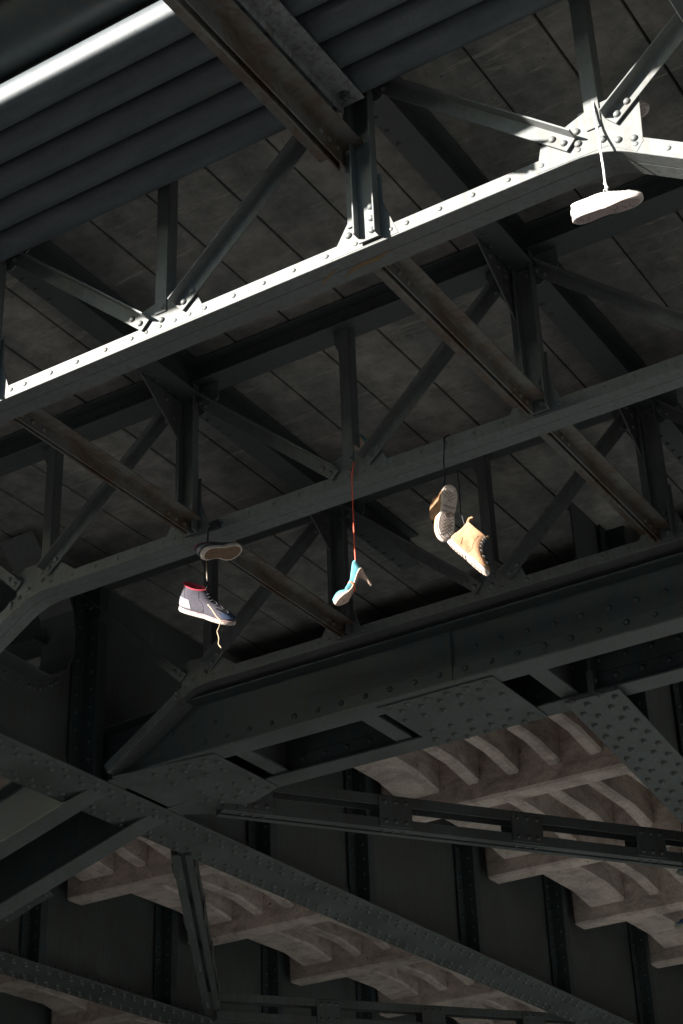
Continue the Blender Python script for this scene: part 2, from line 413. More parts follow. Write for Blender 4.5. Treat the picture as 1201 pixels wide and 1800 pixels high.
# upper stringers
for i, (x, lab) in enumerate(((-2.45, 'dark stringer under the slabs joining the truss tops right of centre'), (-4.28, 'dark stringer under the slabs joining the truss tops at left'))):
    t = thing('deck_stringer', (x, 4.38, 4.76), lab, 'beam', 'stringers joining the truss tops')
    for y0, y1 in ((4.375, 5.74), (5.775, 7.12), (7.16, 7.9)):
        g = MB(); g.box((x-0.062, y0, 4.752), (x+0.062, y1, 4.76)); g.box((x-0.005, y0, 4.76), (x+0.005, y1, 4.955)); g.box((x-0.06, y0, 4.945-0.0), (x+0.06, y1, 4.9549))
        for k in range(4): g.rivet((x-0.04, y0+0.06+k*0.09, 4.752), -Z, 0.012); g.rivet((x-0.04, y1-0.06-k*0.09, 4.752), -Z, 0.012)
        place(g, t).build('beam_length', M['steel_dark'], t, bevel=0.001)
    for yt in (5.76, 7.14):
        g = MB(); g.prism([(yt-0.36, 4.751), (yt-0.022, 4.50), (yt-0.022, 4.751)], (x-0.066, 0, 0), Y, Z, X, 0.008)
        for a, b in ((-0.09, 4.70), (-0.09, 4.63), (-0.16, 4.71), (-0.24, 4.72)): g.rivet((x-0.058, yt+a, b), X, 0.012)
        place(g, t).build('knee_plate', M['steel'], t, bevel=0.001)

t = thing('cross_beam', (-7.6, 6.62, 4.5), 'dark cross beam glimpsed through the curved opening at the left edge', 'beam')
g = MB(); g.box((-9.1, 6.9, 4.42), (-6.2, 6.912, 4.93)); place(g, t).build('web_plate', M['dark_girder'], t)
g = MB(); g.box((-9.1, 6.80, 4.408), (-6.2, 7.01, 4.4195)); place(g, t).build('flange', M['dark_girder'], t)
# galvanised clamp bar above the pipe strut
t = thing('clamp_bar', (-2.44, 3.0, 4.60), 'rough galvanised clamp bar under the pipes, bolted at its end', 'bar')
g = MB(); g.box((-2.485, 3.15, 4.595), (-2.385, 4.26, 4.603)); g.box((-2.485, 3.15, 4.561), (-2.478, 4.26, 4.5948))
place(g, t).build('bar', M['galv_bar'], t, bevel=0.0015)
g = MB(); K = 6
g.prism([(0.021*math.cos(2*PI*k/6), 0.021*math.sin(2*PI*k/6)) for k in range(6)], (-2.435, 4.20, 4.5945), X, Y, -Z, 0.014)
g.tube([(-2.435, 4.20, 4.585), (-2.435, 4.20, 4.565)], 0.010, 10)
place(g, t).build('bolt', M['galv'], t)

# pipes
def pipe(y, z, r, x0, x1, label, mt='galv'):
    g = MB(); n = 60
    pts = [(x0+(x1-x0)*k/n, 0, 0) for k in range(n+1)]
    g.tube(pts, r, 40); o = g.build('conduit_pipe', M[mt]); o.location = (0, y, z)
    for p in (1,): pass
    tag(o, label, 'pipe', 'galvanised pipes slung under the deck')
for i, (y, lab) in enumerate(((3.605, 'sunlit galvanised pipe, the only bright one at upper left'), (3.760, 'shaded galvanised pipe directly below the bright one'),
                              (3.915, 'shaded galvanised pipe, third of the small pipes counting from the bright one'), (4.070, 'shaded galvanised pipe, last but one of the row'),
                              (4.225, 'shaded galvanised pipe, lowest of the row beside the sunlit truss'))):
    pipe(y, 4.688+(0.003 if i % 2 else 0), 0.0765 if i == 0 else 0.0705, -17, 3, lab)
pipe(3.50, 4.95, 0.155, -17, 3, 'big dark pipe in the top left corner above the bright one', 'dark_girder')  # dark girder paint stands in for the shade on this pipe

# ------------------------------------------------------------------ plate girders running away from the camera
def plate_girder(xw, y0, y1, zb, ztop, label, slope=0.0, cut=False, hw=(0.205, 0.195), stiff=(), m='girder', rows=True, yk=None):
    t = thing('plate_girder', (xw, y0, zb), label, 'girder', 'riveted plate girders')
    def zf(y): return zb+slope*(y-(yk or y0))
    P = lambda g: place(g, t)
    g = MB()
    if cut:
        poly = [(y0, zb+0.012), (6.96, zb+0.012), (7.03, zb+0.012), (y1, zb+0.012), (y1, ztop), (6.51, ztop), (6.74, 4.74), (6.84, 4.68), (6.91, 4.56), (6.93, 4.40), (6.92, 4.25), (6.875, 4.16),
                (6.80, 4.10), (6.73, 4.075), (6.65, 4.075), (6.42, 4.085), (5.95, 4.105), (5.75, 3.78), (y0, 3.76)]
        g.prism(poly, (xw-0.006, 0, 0), Y, Z, X, 0.012)
    else:
        g.prism([(y0, zf(y0)+0.012), (y1, zf(y1)+0.012), (y1, ztop), (y0, ztop)], (xw-0.006, 0, 0), Y, Z, X, 0.012)
    P(g).build('web_plate', M[m], t)
    a, b = hw
    g = MB()
    g.prism([(y0, zf(y0)), (y1, zf(y1)), (y1, zf(y1)+0.012), (y0, zf(y0)+0.012)], (xw-a, 0, 0), Y, Z, X, a+b)
    if rows:
        y = max(y0, 5.6)
        k = 0
        while y < min(y1, 17.5):
            for q, dx in enumerate((-a+0.045, -a+0.105, b-0.105, b-0.045)):
                yy = y+(0.055 if q % 2 else 0); g.rivet((xw+dx, yy, zf(yy)), -Z, 0.0185, 0.017)
            y += 0.135; k += 1
    P(g).build('bottom_flange', M[m], t, bevel=0.002)
    g = MB()     # flange angles on the web
    for s in (-1, 1):
        g.prism([(y0, zf(y0)+0.0125), (y1, zf(y1)+0.0125), (y1, zf(y1)+0.024), (y0, zf(y0)+0.024)], (xw+s*0.0065, 0, 0), Y, Z, X*s, 0.125)
        g.prism([(y0, zf(y0)+0.0245), (y1, zf(y1)+0.0245), (y1, zf(y1)+0.15), (y0, zf(y0)+0.15)], (xw+s*0.0065, 0, 0), Y, Z, X*s, 0.011)
    y = max(y0, 5.6)+0.03
    if rows:
        while y < min(y1, 17.5):
            g.rivet((xw+0.0175, y, zf(y)+0.10), X, 0.0165); g.rivet((xw+0.10, y+0.05, zf(y)+0.024), Z, 0.0165); y += 0.135
    P(g).build('flange_angle', M[m], t, bevel=0.0015)
    for ys in stiff:
        g = MB(); zz = zf(ys)+0.03; zt = ztop
        for sx in (1, -1):
            g.box((xw+sx*0.02, ys-0.10, zz), (xw+sx*0.031, ys+0.10, zt-0.01))
            g.box((xw+sx*0.0315, ys-0.007, zz), (xw+sx*0.135, ys+0.007, zt-0.01))
            g.box((xw+sx*0.123, ys+0.0075, zz), (xw+sx*0.135, ys+0.075, zt-0.01))
        z = zz+0.08
        while z < zt-0.05:
            for dy in (-0.06, 0.06): g.rivet((xw+0.031, ys+dy, z), X, 0.0165)
            g.rivet((xw+0.09, ys-0.007, z+0.04), -Y, 0.015); z += 0.11
        P(g).build('stiffener', M['dark_girder'], t, bevel=0.0015)
    return t
G1 = plate_girder(-6.12, 3.2, 24, 3.568, 4.93, 'long riveted girder crossing the lower picture from left to lower right', cut=True, stiff=(7.13, 8.92, 10.16, 11.78, 13.4, 15.2, 17.0))
G0 = plate_girder(-9.13, 6.0, 24, 3.675, 4.75, 'riveted girder in the bottom left corner, seen below the big one', stiff=(9.0, 10.15, 11.85, 13.5, 15.2, 17))
Gm = plate_girder(-12.1, 7.0, 24, 3.568, 4.75, 'dark plate girder behind the bottom left corner', rows=False, stiff=(11.0, 12.6))
G2 = plate_girder(-3.17, 7.72, 24, 3.571, 4.75, 'sloping riveted flange plate at the right edge below the box beam', slope=-0.145, hw=(0.155, 0.153), stiff=(8.15, 9.0, 10.2), yk=7.72)
G3 = plate_girder(-0.75, 3.2, 24, 3.568, 4.93, 'girder beyond the right edge', rows=False)
# curved reinforcing ring round the cut-out of the long girder
g = MB(); loop = [V(p) for p in ((6.51, 4.93), (6.61, 4.82), (6.74, 4.74), (6.84, 4.67), (6.90, 4.57), (6.925, 4.44), (6.92, 4.29), (6.88, 4.18), (6.80, 4.115), (6.73, 4.085), (6.65, 4.08), (6.42, 4.092), (5.95, 4.112), (5.75, 3.787), (3.2, 3.767))]
fr = []
for i, p in enumerate(loop):
    d = (loop[min(i+1, len(loop)-1)]-loop[max(i-1, 0)]).normalized(); fr.append((V((-6.12, p.x, p.y)), V((0, -d.y, d.x)), X))
g.sweep(fr, [(0.001, -0.12), (0.001, 0.13), (-0.010, 0.13), (-0.010, -0.12)])
g.sweep(fr, [(0.0, 0.0065), (0.0, 0.018), (0.085, 0.018), (0.085, 0.0065)])
for k in range(7, 12):
    for f in (0.25, 0.75):
        o = fr[k][0]*(1-f)+fr[k+1][0]*f; g.rivet(o+fr[k][1]*0.045+X*0.018, X, 0.014)
for k in range(4): g.rivet((-6.102, 6.35-k*0.12, 4.05), X, 0.014)
place(g, G1).build('curved_rim', M['girder'], G1, bevel=0.0015)

# ------------------------------------------------------------------ box beam across the picture
t = thing('box_beam', (-4, 7.25, 3.6), 'big twin-web box beam under the farthest truss with open riveted underside', 'beam')
P = lambda g: place(g, t)
bp = fillet_path([V(p) for p in ((-10.5, 2.30), (-6.05, 3.575), (-5.5, 3.6), (2.5, 3.6))], 0.12)
def fl(y0, y1, name, m='girder', th=0.012, dz=0.0):
    g = MB(); g.sweep(chord_frames(bp, y0), [(dz, 0), (dz, y1-y0), (dz+th, y1-y0), (dz+th, 0)]); P(g).build(name, M[m], t, bevel=0.0015)
fl(7.185, 7.335, 'bottom_flange'); fl(7.735, 7.885, 'bottom_flange')
def web(y, name, face=None):
    g = MB(); g.sweep(chord_frames(bp, y), [(0.0125, 0), (0.0125, 0.012), (0.33, 0.012), (0.33, 0)])
    g.sweep(chord_frames(bp, y), [(0.0125, -0.012), (0.0125, -0.0005), (0.12, -0.0005), (0.12, -0.012)])
    x = -5.6
    while x < -1.6:
        g.rivet((x, y-0.012, 3.69), -Y, 0.0165)
        if x > -3.75 or x < -5.2: g.rivet((x+0.06, y, 3.80), -Y, 0.0165)
        x += 0.15
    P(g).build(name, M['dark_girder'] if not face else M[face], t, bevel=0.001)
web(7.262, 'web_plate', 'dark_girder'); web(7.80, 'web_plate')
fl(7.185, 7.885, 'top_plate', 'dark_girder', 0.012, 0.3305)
g = MB(); g.box((-3.735, 7.2455, 3.615), (-3.725, 7.2500, 3.925)); P(g).build('splice_seam', M['dark_girder'], t)
def batten(x0, x1, poly=None):
    g = MB(); y0, y1 = 7.20, 7.885
    if poly: g.prism(poly, (0, 0, 3.5985), X, Y, -Z, 0.010)
    else: g.box((x0, y0+0.03, 3.5985), (x1, y1-0.02, 3.5885))
    x = x0+0.05; k = 0
    while x < x1-0.02:
        for q, yy in enumerate((7.265, 7.325, 7.44, 7.65, 7.765, 7.835)):
            xx = x+(0.045 if q % 2 else 0)
            if xx < x1-0.02: g.rivet((xx, yy, 3.5885), -Z, 0.0185, 0.017)
        x += 0.115
    P(g).build('batten_plate', M['girder'], t, bevel=0.0015)
batten(-4.17, -3.49); batten(-2.3, -1.6)
batten(-5.70, -5.20, [(-5.88, 7.16), (-5.22, 7.23), (-5.22, 7.86), (-5.45, 7.97), (-5.75, 8.0), (-5.915, 7.9), (-5.915, 7.3)])
for xd in (-5.12, -4.30, -3.30, -2.4):
    g = MB(); g.box((xd-0.006, 7.2745, 3.63), (xd+0.006, 7.787, 3.91)); g.box((xd-0.05, 7.2745, 3.617), (xd+0.05, 7.787, 3.6295))
    for k in range(2): g.rivet((xd+0.006, 7.32, 3.7+k*0.1), X, 0.015)
    P(g).build('diaphragm', M['girder'], t)

# ------------------------------------------------------------------ laced braces in the plane of the girder flanges
def brace(p, q, h, label, pitch=0.86, first=0.15, w=0.058):
    p, q = V(p), V(q); d = (q-p).normalized(); L = (q-p).length; n = d.cross(Z).normalized()
    if n.y > 0: n = -n                                    # faces the camera side
    t = thing('laced_brace', p, label, 'brace', 'laced horizontal braces between girders')
    for z0, s in ((0, 1), (h, -1)):
        g = MB()
        g.bar(p+Z*z0, q+Z*z0, n, Z, [(0, 0), (0, s*0.066), (-0.009, s*0.066), (-0.009, s*0.009), (-w, s*0.009), (-w, 0)])
        g.bar(p+Z*z0-n*0.13, q+Z*z0-n*0.13, n, Z, [(0, 0), (0, s*0.06), (0.009, s*0.06), (0.009, s*0.009), (w*.7, s*0.009), (w*.7, 0)])
        place(g, t).build('angle', M['girder'], t, bevel=0.0012)
    x = first
    while x < L-0.1:
        g = MB(); o = p+d*x
        g.prism([(-0.11, 0.012), (0.11, 0.012), (0.11, h-0.012), (-0.11, h-0.012)], o+n*0.0005, d, Z, n, 0.008)
        for dx in (-0.07, 0, 0.07):
            for z in (0.045, h-0.045): g.rivet(o+d*dx+Z*z+n*0.0085, n, 0.0145)
            g.rivet(o+d*dx-n*0.035, -Z, 0.0145)
        place(g, t).build('batten_plate', M['girder'], t, bevel=0.001)
        g = MB(); g.prism([(-0.11, 0.012), (0.11, 0.012), (0.11, h-0.012), (-0.11, h-0.012)], o-n*0.1305, d, Z, -n, 0.008)
        place(g, t).build('rear_batten_plate', M['girder'], t)
        x += pitch
    return t
brace((-5.62, 7.88, 3.55), (-3.20, 11.40, 3.55), 0.215, 'laced brace with batten plates stretching right across the pink concrete', pitch=0.92, first=0.20)
brace((-6.36, 8.35, 3.545), (-8.75, 12.0, 3.62), 0.20, 'steep dark brace dropping between the two lower girders at left', pitch=1.2, first=0.4)
brace((-8.55, 11.9, 3.54), (-6.2, 15.0, 3.54), 0.22, 'laced brace along the bottom edge of the picture', pitch=0.98, first=1.0)

# ------------------------------------------------------------------ ribbed cast concrete decks between the girders
def concrete_bay(x0, x1, y0, ny, name, label, side_dark=False):
    g = MB(); zb, zr, zt = 4.30, 4.475, 4.78; by = 1.635; bw = 0.19
    for k in range(ny+1):
        y = y0+by*k
        g.prism([(y, zb), (y+bw, zb), (y+bw+0.02, zt), (y-0.02, zt)], (x0, 0, 0), Y, Z, X, x1-x0)
        if k < ny:
            a, b = y+bw+0.0, y+by
            prof = [(a-0.008, zb+0.10), (a+0.16, zr), (b-0.36, zr), (b-0.01, zb+0.115), (b+0.008, zt), (a-0.008, zt)]
            x = x0+0.17; w = 0.36
            i = 0
            while x < x1-0.05:
                ww = 0.34 if i == 0 else 0.105
                zs = 0.02
                pr = prof
                g.prism(pr, (x, 0, 0), Y, Z, X, min(ww, x1-x)); x += ww+ (0.215 if i else 0.22); i += 1
    g.box((x0+0.002, y0-0.3, zt-0.01), (x1-0.002, y0+by*ny+0.4, zt+0.08))
    return tag(g.build(name, M['conc'], bevel=0.018), label, 'deck', kind='structure')
YB = 8.86
concrete_bay(-6.06, -3.19, YB, 8, 'concrete_deck', 'pinkish ribbed concrete soffit between the girders')
concrete_bay(-9.05, -6.22, YB, 8, 'concrete_deck', 'pinkish ribbed concrete soffit left of the long girder')
concrete_bay(-12.0, -9.22, YB, 8, 'concrete_deck', 'pinkish ribbed concrete soffit at the bottom left')
concrete_bay(-3.14, -0.8, YB, 8, 'concrete_deck', 'pinkish ribbed concrete soffit at the right edge')
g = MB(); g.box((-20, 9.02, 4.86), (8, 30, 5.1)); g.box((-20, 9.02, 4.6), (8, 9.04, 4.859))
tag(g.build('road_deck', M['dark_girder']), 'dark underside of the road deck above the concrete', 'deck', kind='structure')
g = MB(); g.box((-40, 27, -1.7), (22, 28, 5.4))  # unseen wall added behind the bridge, pale so that it throws light back
tag(g.build('far_bounce_wall', M['bounce']), 'unseen pale wall added at the far end to bounce light', 'wall')
g = MB(); g.box((-19, -6, -1.7), (-18, 26.99, 4.4))  # unseen wall added to keep side light off and darken the left ground
tag(g.build('side_blocker', M['blocker']), 'unseen dark wall added at the left to block light', 'wall')
g = MB(); g.box((16, -6, -1.7), (17, 26.99, 6.5))  # unseen wall added to keep side light off and deepen the blacks
tag(g.build('side_blocker', M['blocker']), 'unseen dark wall added at the right to block light', 'wall')
# curved gusset at the bottom left girder
g = MB()
def rz(px, py, z):
    d = CR*((px-600.5)/F_PX)-CU*((py-900)/F_PX)+fwd
    return d*(z/d.z)
pl = [rz(*q, 3.663) for q in ((-70, 1528), (0, 1541), (50, 1551), (86, 1566), (94, 1575), (62, 1593), (0, 1634), (-70, 1690))]
g.prism([(p.x, p.y) for p in pl], (0, 0, 3.6745), X, Y, -Z, 0.011)
for q in ((80, 1574), (56, 1580), (50, 1593), (20, 1603), (12, 1617), (-6, 1612)):
    p = rz(*q, 3.6635); g.rivet(p, -Z, 0.0185, 0.016)
place(g, G0).build('gusset_plate', M['girder'], G0, bevel=0.0015)
# unseen block added behind the viewer to close off the low sky
g = MB(); g.box((-120, -52, -1.7), (90, -48, 10.6))
x = -118
while x < 88:
    for z in (0.6, 3.9, 7.2): g.box((x, -47.99, z), (x+1.6, -47.8, z+1.9))
    x += 4
tag(g.build('horizon_blocker', M['blocker'], fix=False), 'unseen dark block added behind the viewer to cut low sky light', 'light blocker')
# ------------------------------------------------------------------ shoes slung over the trusses
def rp(px, py, yy):
    d = CR*((px-600.5)/F_PX)-CU*((py-900)/F_PX)+fwd
    return d*(yy/d.y)
def basis(l, u):
    l = V(l).normalized(); u = V(u); u = (u-l*u.dot(l)).normalized(); return l, u.cross(l), u
def cb(a, b, c): return CR*a+CU*b+fwd*c
def smat(center, l, u):
    l, s, u = basis(l, u); return Matrix(((l.x, s.x, u.x, center.x), (l.y, s.y, u.y, center.y), (l.z, s.z, u.z, center.z), (0, 0, 0, 1)))
OUT = [(0, 0), (.012, .055), (.05, .105), (.12, .135), (.22, .142), (.34, .128), (.45, .125), (.56, .145), (.68, .168), (.78, .170), (.87, .150), (.94, .110), (.985, .058), (1, 0)]
def outline(n=40, tip=0.0):
    """closed sole outline in units of length, x from heel 0 to toe 1, inner side slightly fuller"""
    def hw(t):
        for i in range(len(OUT)-1):
            a, b = OUT[i], OUT[i+1]
            if a[0] <= t <= b[0]:
                k = (t-a[0])/(b[0]-a[0]); return a[1]+(b[1]-a[1])*k
        return 0
    pts = []
    for k in range(n):
        th = 2*PI*k/n; t = 0.5-0.5*math.cos(th); s = 1 if th < PI else -1
        w_ = hw(t)*(1.0 if s > 0 else 0.90)
        cx = -0.03*math.sin(PI*min(1, t))*(1 if t < .5 else -0.6)
        pts.append((t, s*w_+cx*0.5))
    return pts
def ring(L, z, xb, xf, wf, mo, n=40):
    o = outline(n); r = []
    for k, (t, y) in enumerate(o):
        th = 2*PI*k/n; ye = 0.155*math.sin(th)
        yy = (y*(1-mo)+ye*mo)*wf; r.append((( xb+(xf-xb)*t)*L-L/2, yy*L, z*L))
    return r
def stack(g, rings, smooth=True, cap0=False, cap1=False):
    n = len(rings[0]); vs = [p for r in rings for p in r]; F = []
    for i in range(len(rings)-1):
        for k in range(n):
            m = (k+1) % n; F.append((i*n+k, i*n+m, (i+1)*n+m, (i+1)*n+k))
    if cap0: F.append(tuple(range(n))[::-1])
    if cap1: F.append(tuple((len(rings)-1)*n+k for k in range(n)))
    g.add(vs, F, smooth)
def tread(g, L, segs, r=0.0016, z=-0.0012):
    for s in segs: g.tube([((a-0.5)*L, b*L, z) for a, b in s], r, 5)
def shoe(name, L, high, mats, label, group, mw, lace=True, lr=0.0024, lw=0.052, pattern='lines', stripe=None, solet=0.075, cap=False, tab=False, patch=True):
    t = thing(name, (0, 0, 0), label, 'shoe', group); t.matrix_world = mw
    g = MB(); st = solet
    o = [0.0, 0.012, st*0.5, st-0.008, st]
    stack(g, [ring(L, 0, 0.03, 0.97, 0.93, 0), ring(L, 0.006, 0.008, 0.992, 0.99, 0), ring(L, 0.016, 0, 1, 1.02, 0), ring(L, st*.7, 0.0, 1.0, 1.02, 0), ring(L, st, 0.006, 0.994, 0.99, 0), ring(L, st+.001, 0.03, 0.96, 0.9, 0)], cap0=True, cap1=True)
    g.sm[-1] = g.sm[-2] = False
    g.build('sole', mats['sole'], t)
    g = MB(); stack(g, [ring(L, 0.0012, 0.05, 0.95, 0.84, 0), ring(L, -0.006, 0.055, 0.945, 0.82, 0), ring(L, -0.0065, 0.06, 0.94, 0.80, 0)], smooth=False, cap1=True, cap0=True)
    if pattern: g.build('outsole', mats['tread'], t)
    if pattern:
        g = MB(); z_ = -0.0065*L; zz = z_
        def ln(a, b, r=0.0013): g.tube([((a[0]-.5)*L, a[1]*L, z_+r*.45), ((b[0]-.5)*L, b[1]*L, z_+r*.45)], r, 5)
        if pattern == 'cross':
            for c in (0.14, 0.205, 0.27): ln((c-0.06, -0.10), (c+0.05, 0.04)); ln((c-0.06, 0.10), (c+0.05, -0.04))
            for c in (0.60, 0.66, 0.72, 0.78, 0.84): ln((c-0.09, -0.11), (c+0.07, 0.09)); ln((c-0.09, 0.11), (c+0.07, -0.09))
            for c in (0.39, 0.41, 0.49, 0.51): ln((c, -0.10), (c, 0.10), 0.0018)
            g.prism([(0.011*math.cos(2*PI*k/20), 0.011*math.sin(2*PI*k/20)) for k in range(20)], ((0.555-.5)*L, 0.005*L, zz-0.0004), X, Y, Z, 0.002)
            for a, b in (((0.43, -0.045), (0.43, 0.045)), ((0.47, -0.045), (0.47, 0.045)), ((0.43, 0.045), (0.47, 0.045)), ((0.43, -0.045), (0.47, -0.045))): ln(a, b, 0.0009)
        elif pattern == 'lugs':
            for c in (0.10, 0.17, 0.24, 0.31, 0.60, 0.68, 0.76, 0.84):
                ln((c, -0.09), (c+0.035, -0.02), 0.003); ln((c+0.035, 0.02), (c, 0.09), 0.003)
            for c in (0.40, 0.48): ln((c, -0.12), (c, 0.12), 0.0035)
        elif pattern == 'scrawl':
            rr = random.Random(5)
            for c in (0.56, 0.64, 0.72, 0.80, 0.14, 0.21):
                p = (c, rr.uniform(-.07, -.02)); 
                for k in range(5):
                    q = (c+rr.uniform(-.03, .035), p[1]+rr.uniform(0.01, 0.04)); ln(p, q, 0.0012); p = q
        elif pattern == 'dots':
            for i in range(18):
                for j in range(6):
                    tt = 0.12+i*0.044; y = (j-2.5)*0.045; 
                    if abs(y) < 0.105 or tt > .55: ln((tt, y), (tt+0.012, y+0.014), 0.0014)
        g.build('tread_pattern', mats['ink'], t)
    # upper
    if high:
        q_ = 0.0 if high > .3 else .05
        R = [(st-.01, .012, .985, .97, 0), (st+.03, .004, .975, .98, .0), (.115, .0, .955, .97, .05), (.145, -.002, .915, .93, .1), (.17, -.002, .86, .88, .2), (.20, 0, .79, .82, .35), (.235, .005, .71, .78, .5),
             (.28, .012, .63-q_, .76, .65), (.33, .02, .575-q_, .76, .8), (.39, .025, .54-q_, .77, .9), (.45-q_*.6, .022, .52-q_, .79, 1), (.50+.04*high-q_, .015, .515-q_, .81, 1)]
    else:
        R = [(st-.01, .012, .985, .97, 0), (st+.025, .004, .975, .97, .0), (.105, .002, .955, .95, .05), (.13, .002, .905, .90, .1), (.15, .004, .84, .85, .2), (.17, .007, .76, .80, .35), (.195, .012, .68, .76, .5),
             (.225, .018, .60, .72, .65), (.25, .02, .53, .70, .8)]
    rings = []
    for i, r in enumerate(R):
        q = ring(L, *r)
        if i >= len(R)-3:      # dipping topline at the ankle
            k_ = (i-(len(R)-4))/3
            q = [(x, y, z-L*0.022*k_*math.sin(PI*min(1, max(0, (x/L+.5)/.5)))) for x, y, z in q]
        rings.append(q)
    g = MB(); stack(g, rings)
    g.build('upper', mats['upper'], t, fix=False)
    top = rings[-1]; cx = sum(p[0] for p in top)/len(top)
    def ins(r, s, dz): return [(cx+(p[0]-cx)*s, p[1]*s, p[2]+dz*L) for p in r]
    g = MB(); stack(g, [ins(top, 1.01, -.012), ins(top, 1.015, .004), ins(top, .97, .010), ins(top, .86, .006), ins(top, .80, -.04), ins(top, .74, -.12), ins(top, .5, -.125)], cap1=True)
    g.build('collar', mats['lining'], t, fix=False)
    # tongue
    zt = R[-1][0]; xt = R[-1][2]
    g = MB(); w_ = 0.07*L
    tg = [((xt-.5-.03)*L, z*L) for z in (zt-.06, zt+.0, zt+.045)]; tg = [(a+0.012*L*i*0.6, b) for i, (a, b) in enumerate(tg)]
    stack(g, [[(a+.012*L*math.cos(q), w_*math.sin(q)*(1-.12*i), b) for q in [2*PI*k/14 for k in range(14)]] for i, (a, b) in enumerate(tg)], cap1=True)
    g.build('tongue', mats['lining'] if not high else mats['tongue'], t)
    # laces across the throat
    def front(z):
        for i in range(len(R)-1):
            if R[i][0] <= z <= R[i+1][0]:
                k = (z-R[i][0])/(R[i+1][0]-R[i][0]); return R[i][2]+(R[i+1][2]-R[i][2])*k
        return R[-1][2]
    if lace:
        g = MB(); e = MB(); zs = [.165+(zt-.03-.165)*k/6 for k in range(7)] if high else [.15, .17, .19, .212, .235]
        for k, z in enumerate(zs):
            x = (front(z)-.5)*L; w2 = lw*L
            nx = 0.010*L
            for s in (-1, 1):
                z2 = zs[min(k+1, len(zs)-1)]; x2 = (front(z2)-.5)*L
                g.tube([(x-.028*L, s*w2, z*L+.004*L), (x+nx*.7, s*w2*.4, z*L+.012*L), ((x+x2)/2+nx, 0, (z+z2)/2*L+.012*L), (x2+nx*.7, -s*w2*.4, z2*L+.010*L), (x2-.028*L, -s*w2, z2*L+.004*L)], lr, 6)
                e.rivet((x-.034*L, s*w2*1.05, z*L+.002*L), (0.55, s*.6, .5), 0.003, 0.0015)
        g.build('lace', mats['lace'], t); e.build('eyelets', mats['eyelet'], t)
    if patch:      # heel counter and quarter seam, proud of the upper
        g = MB(); n = 40
        for a, b, dz in ((0, 3, 0),):
            pass
        idx = [k for k in range(-7, 8)]
        hh = 6 if high else 5
        rr = [[rings[i][k % n] for k in idx] for i in range(1, hh+1)]
        vs = []; F = []; m = len(idx)
        for row in rr:
            for p in row:
                d = V((p[0]-(-.25*L), p[1], 0)).normalized()*0.0016; vs.append(V(p)+d)
        for i in range(len(rr)-1):
            for k in range(m-1): F.append((i*m+k, i*m+k+1, (i+1)*m+k+1, (i+1)*m+k))
        g.add(vs, F, True); g.build('heel_counter', mats['counter'], t, fix=False)
        g = MB()
        for s in (6, -6, 9, -9):
            pts = []
            for i in range(1, len(rings)-1):
                q_ = abs(s)+i*0.42*(1 if abs(s) == 9 else -0.2); f_ = q_-int(q_); sg = 1 if s > 0 else -1
                p = V(rings[i][(sg*int(q_)) % n]).lerp(V(rings[i][(sg*(int(q_)+1)) % n]), f_); d = V((p.x+.1*L, p.y, 0)).normalized()*0.0004; pts.append(p+d)
            g.tube(pts, 0.0009, 5)
        g.build('seam', mats['seam'], t)
    if cap:
        g = MB(); idx = range(15, 26); rows = [[V(rings[i][k]) for k in idx] for i in range(1, 5)]
        vs = [p+V((0.0018, 0, .0012)) for r in rows for p in r]; m = 11; F = [(i*m+k, i*m+k+1, (i+1)*m+k+1, (i+1)*m+k) for i in range(3) for k in range(m-1)]
        g.add(vs, F, True); g.build('toe_cap', mats['cap'], t, fix=False)
    if stripe:
        g = MB(); stack(g, [ring(L, st*.86, -0.002, 1.002, 1.035, 0), ring(L, st*.97, -0.002, 1.002, 1.03, 0)]); g.build('foxing_stripe', stripe, t, fix=False)
    if tab:
        x = (R[-1][1]-.5)*L; g = MB()
        g.sweep([(V((x+.02*L, 0, (zt-.02)*L)), V((0, 1, 0)), V((1, 0, 0))), (V((x-.01*L, 0, (zt+.06)*L)), V((0, 1, 0)), V((1, 0, 0))), (V((x+.02*L, 0, (zt+.12)*L)), V((0, 1, 0)), V((1, 0, 0)))], [(-.045*L, -.004), (.045*L, -.004), (.045*L, .004), (-.045*L, .004)], smooth=False)
        g.build('pull_tab', mats['upper'], t)
    return t
def string(name_part, pts, r, m, t):
    """a lace hanging in world space, as a part of shoe t"""
    inv = t.matrix_world.inverted(); P_ = []
    pts = [V(p) for p in pts]
    for i in range(len(pts)-1):
        for k in range(4):
            q = pts[i].lerp(pts[i+1], k/4); P_.append(q+V((random.uniform(-1, 1), random.uniform(-1, 1), 0))*r*0.25)
    P_.append(pts[-1]); g = MB(); g.tube([inv @ p for p in P_], r, 7); return g.build(name_part, m, t)

m_white = simple('white_canvas', (0.50, 0.49, 0.47), 0.8, 0.2, 60, 0.5, 0.001, 0.45, (0.26, 0.23, 0.20))
m_wrub = simple('white_rubber', (0.50, 0.45, 0.42), 0.55, 0.15, 30, 0.2, 0.001, 0.5, (0.24, 0.17, 0.14))
m_cyan = simple('pale_cyan_canvas', (0.35, 0.58, 0.60), 0.8)
m_tread_b = simple('brown_gum_rubber', (0.20, 0.115, 0.065), 0.7, 0.75, 170, 1.0, 0.004)
m_tread_w = simple('pinkish_worn_rubber', (0.34, 0.26, 0.245), 0.7, 0.25, 50)
m_ink = simple('dark_marks', (0.045, 0.04, 0.045), 0.7)
m_brown_ink = simple('brown_groove', (0.15, 0.10, 0.085), 0.8)
m_lacew = simple('white_lace', (0.74, 0.72, 0.70), 0.85)
m_navy = simple('charcoal_suede', (0.050, 0.047, 0.062), 0.9, 0.3, 90, 0.4)
m_silver = simple('silver_grey_leather', (0.20, 0.195, 0.22), 0.45, 0.15, 60)
m_red = simple('red_lining', (0.25, 0.018, 0.035), 0.85)
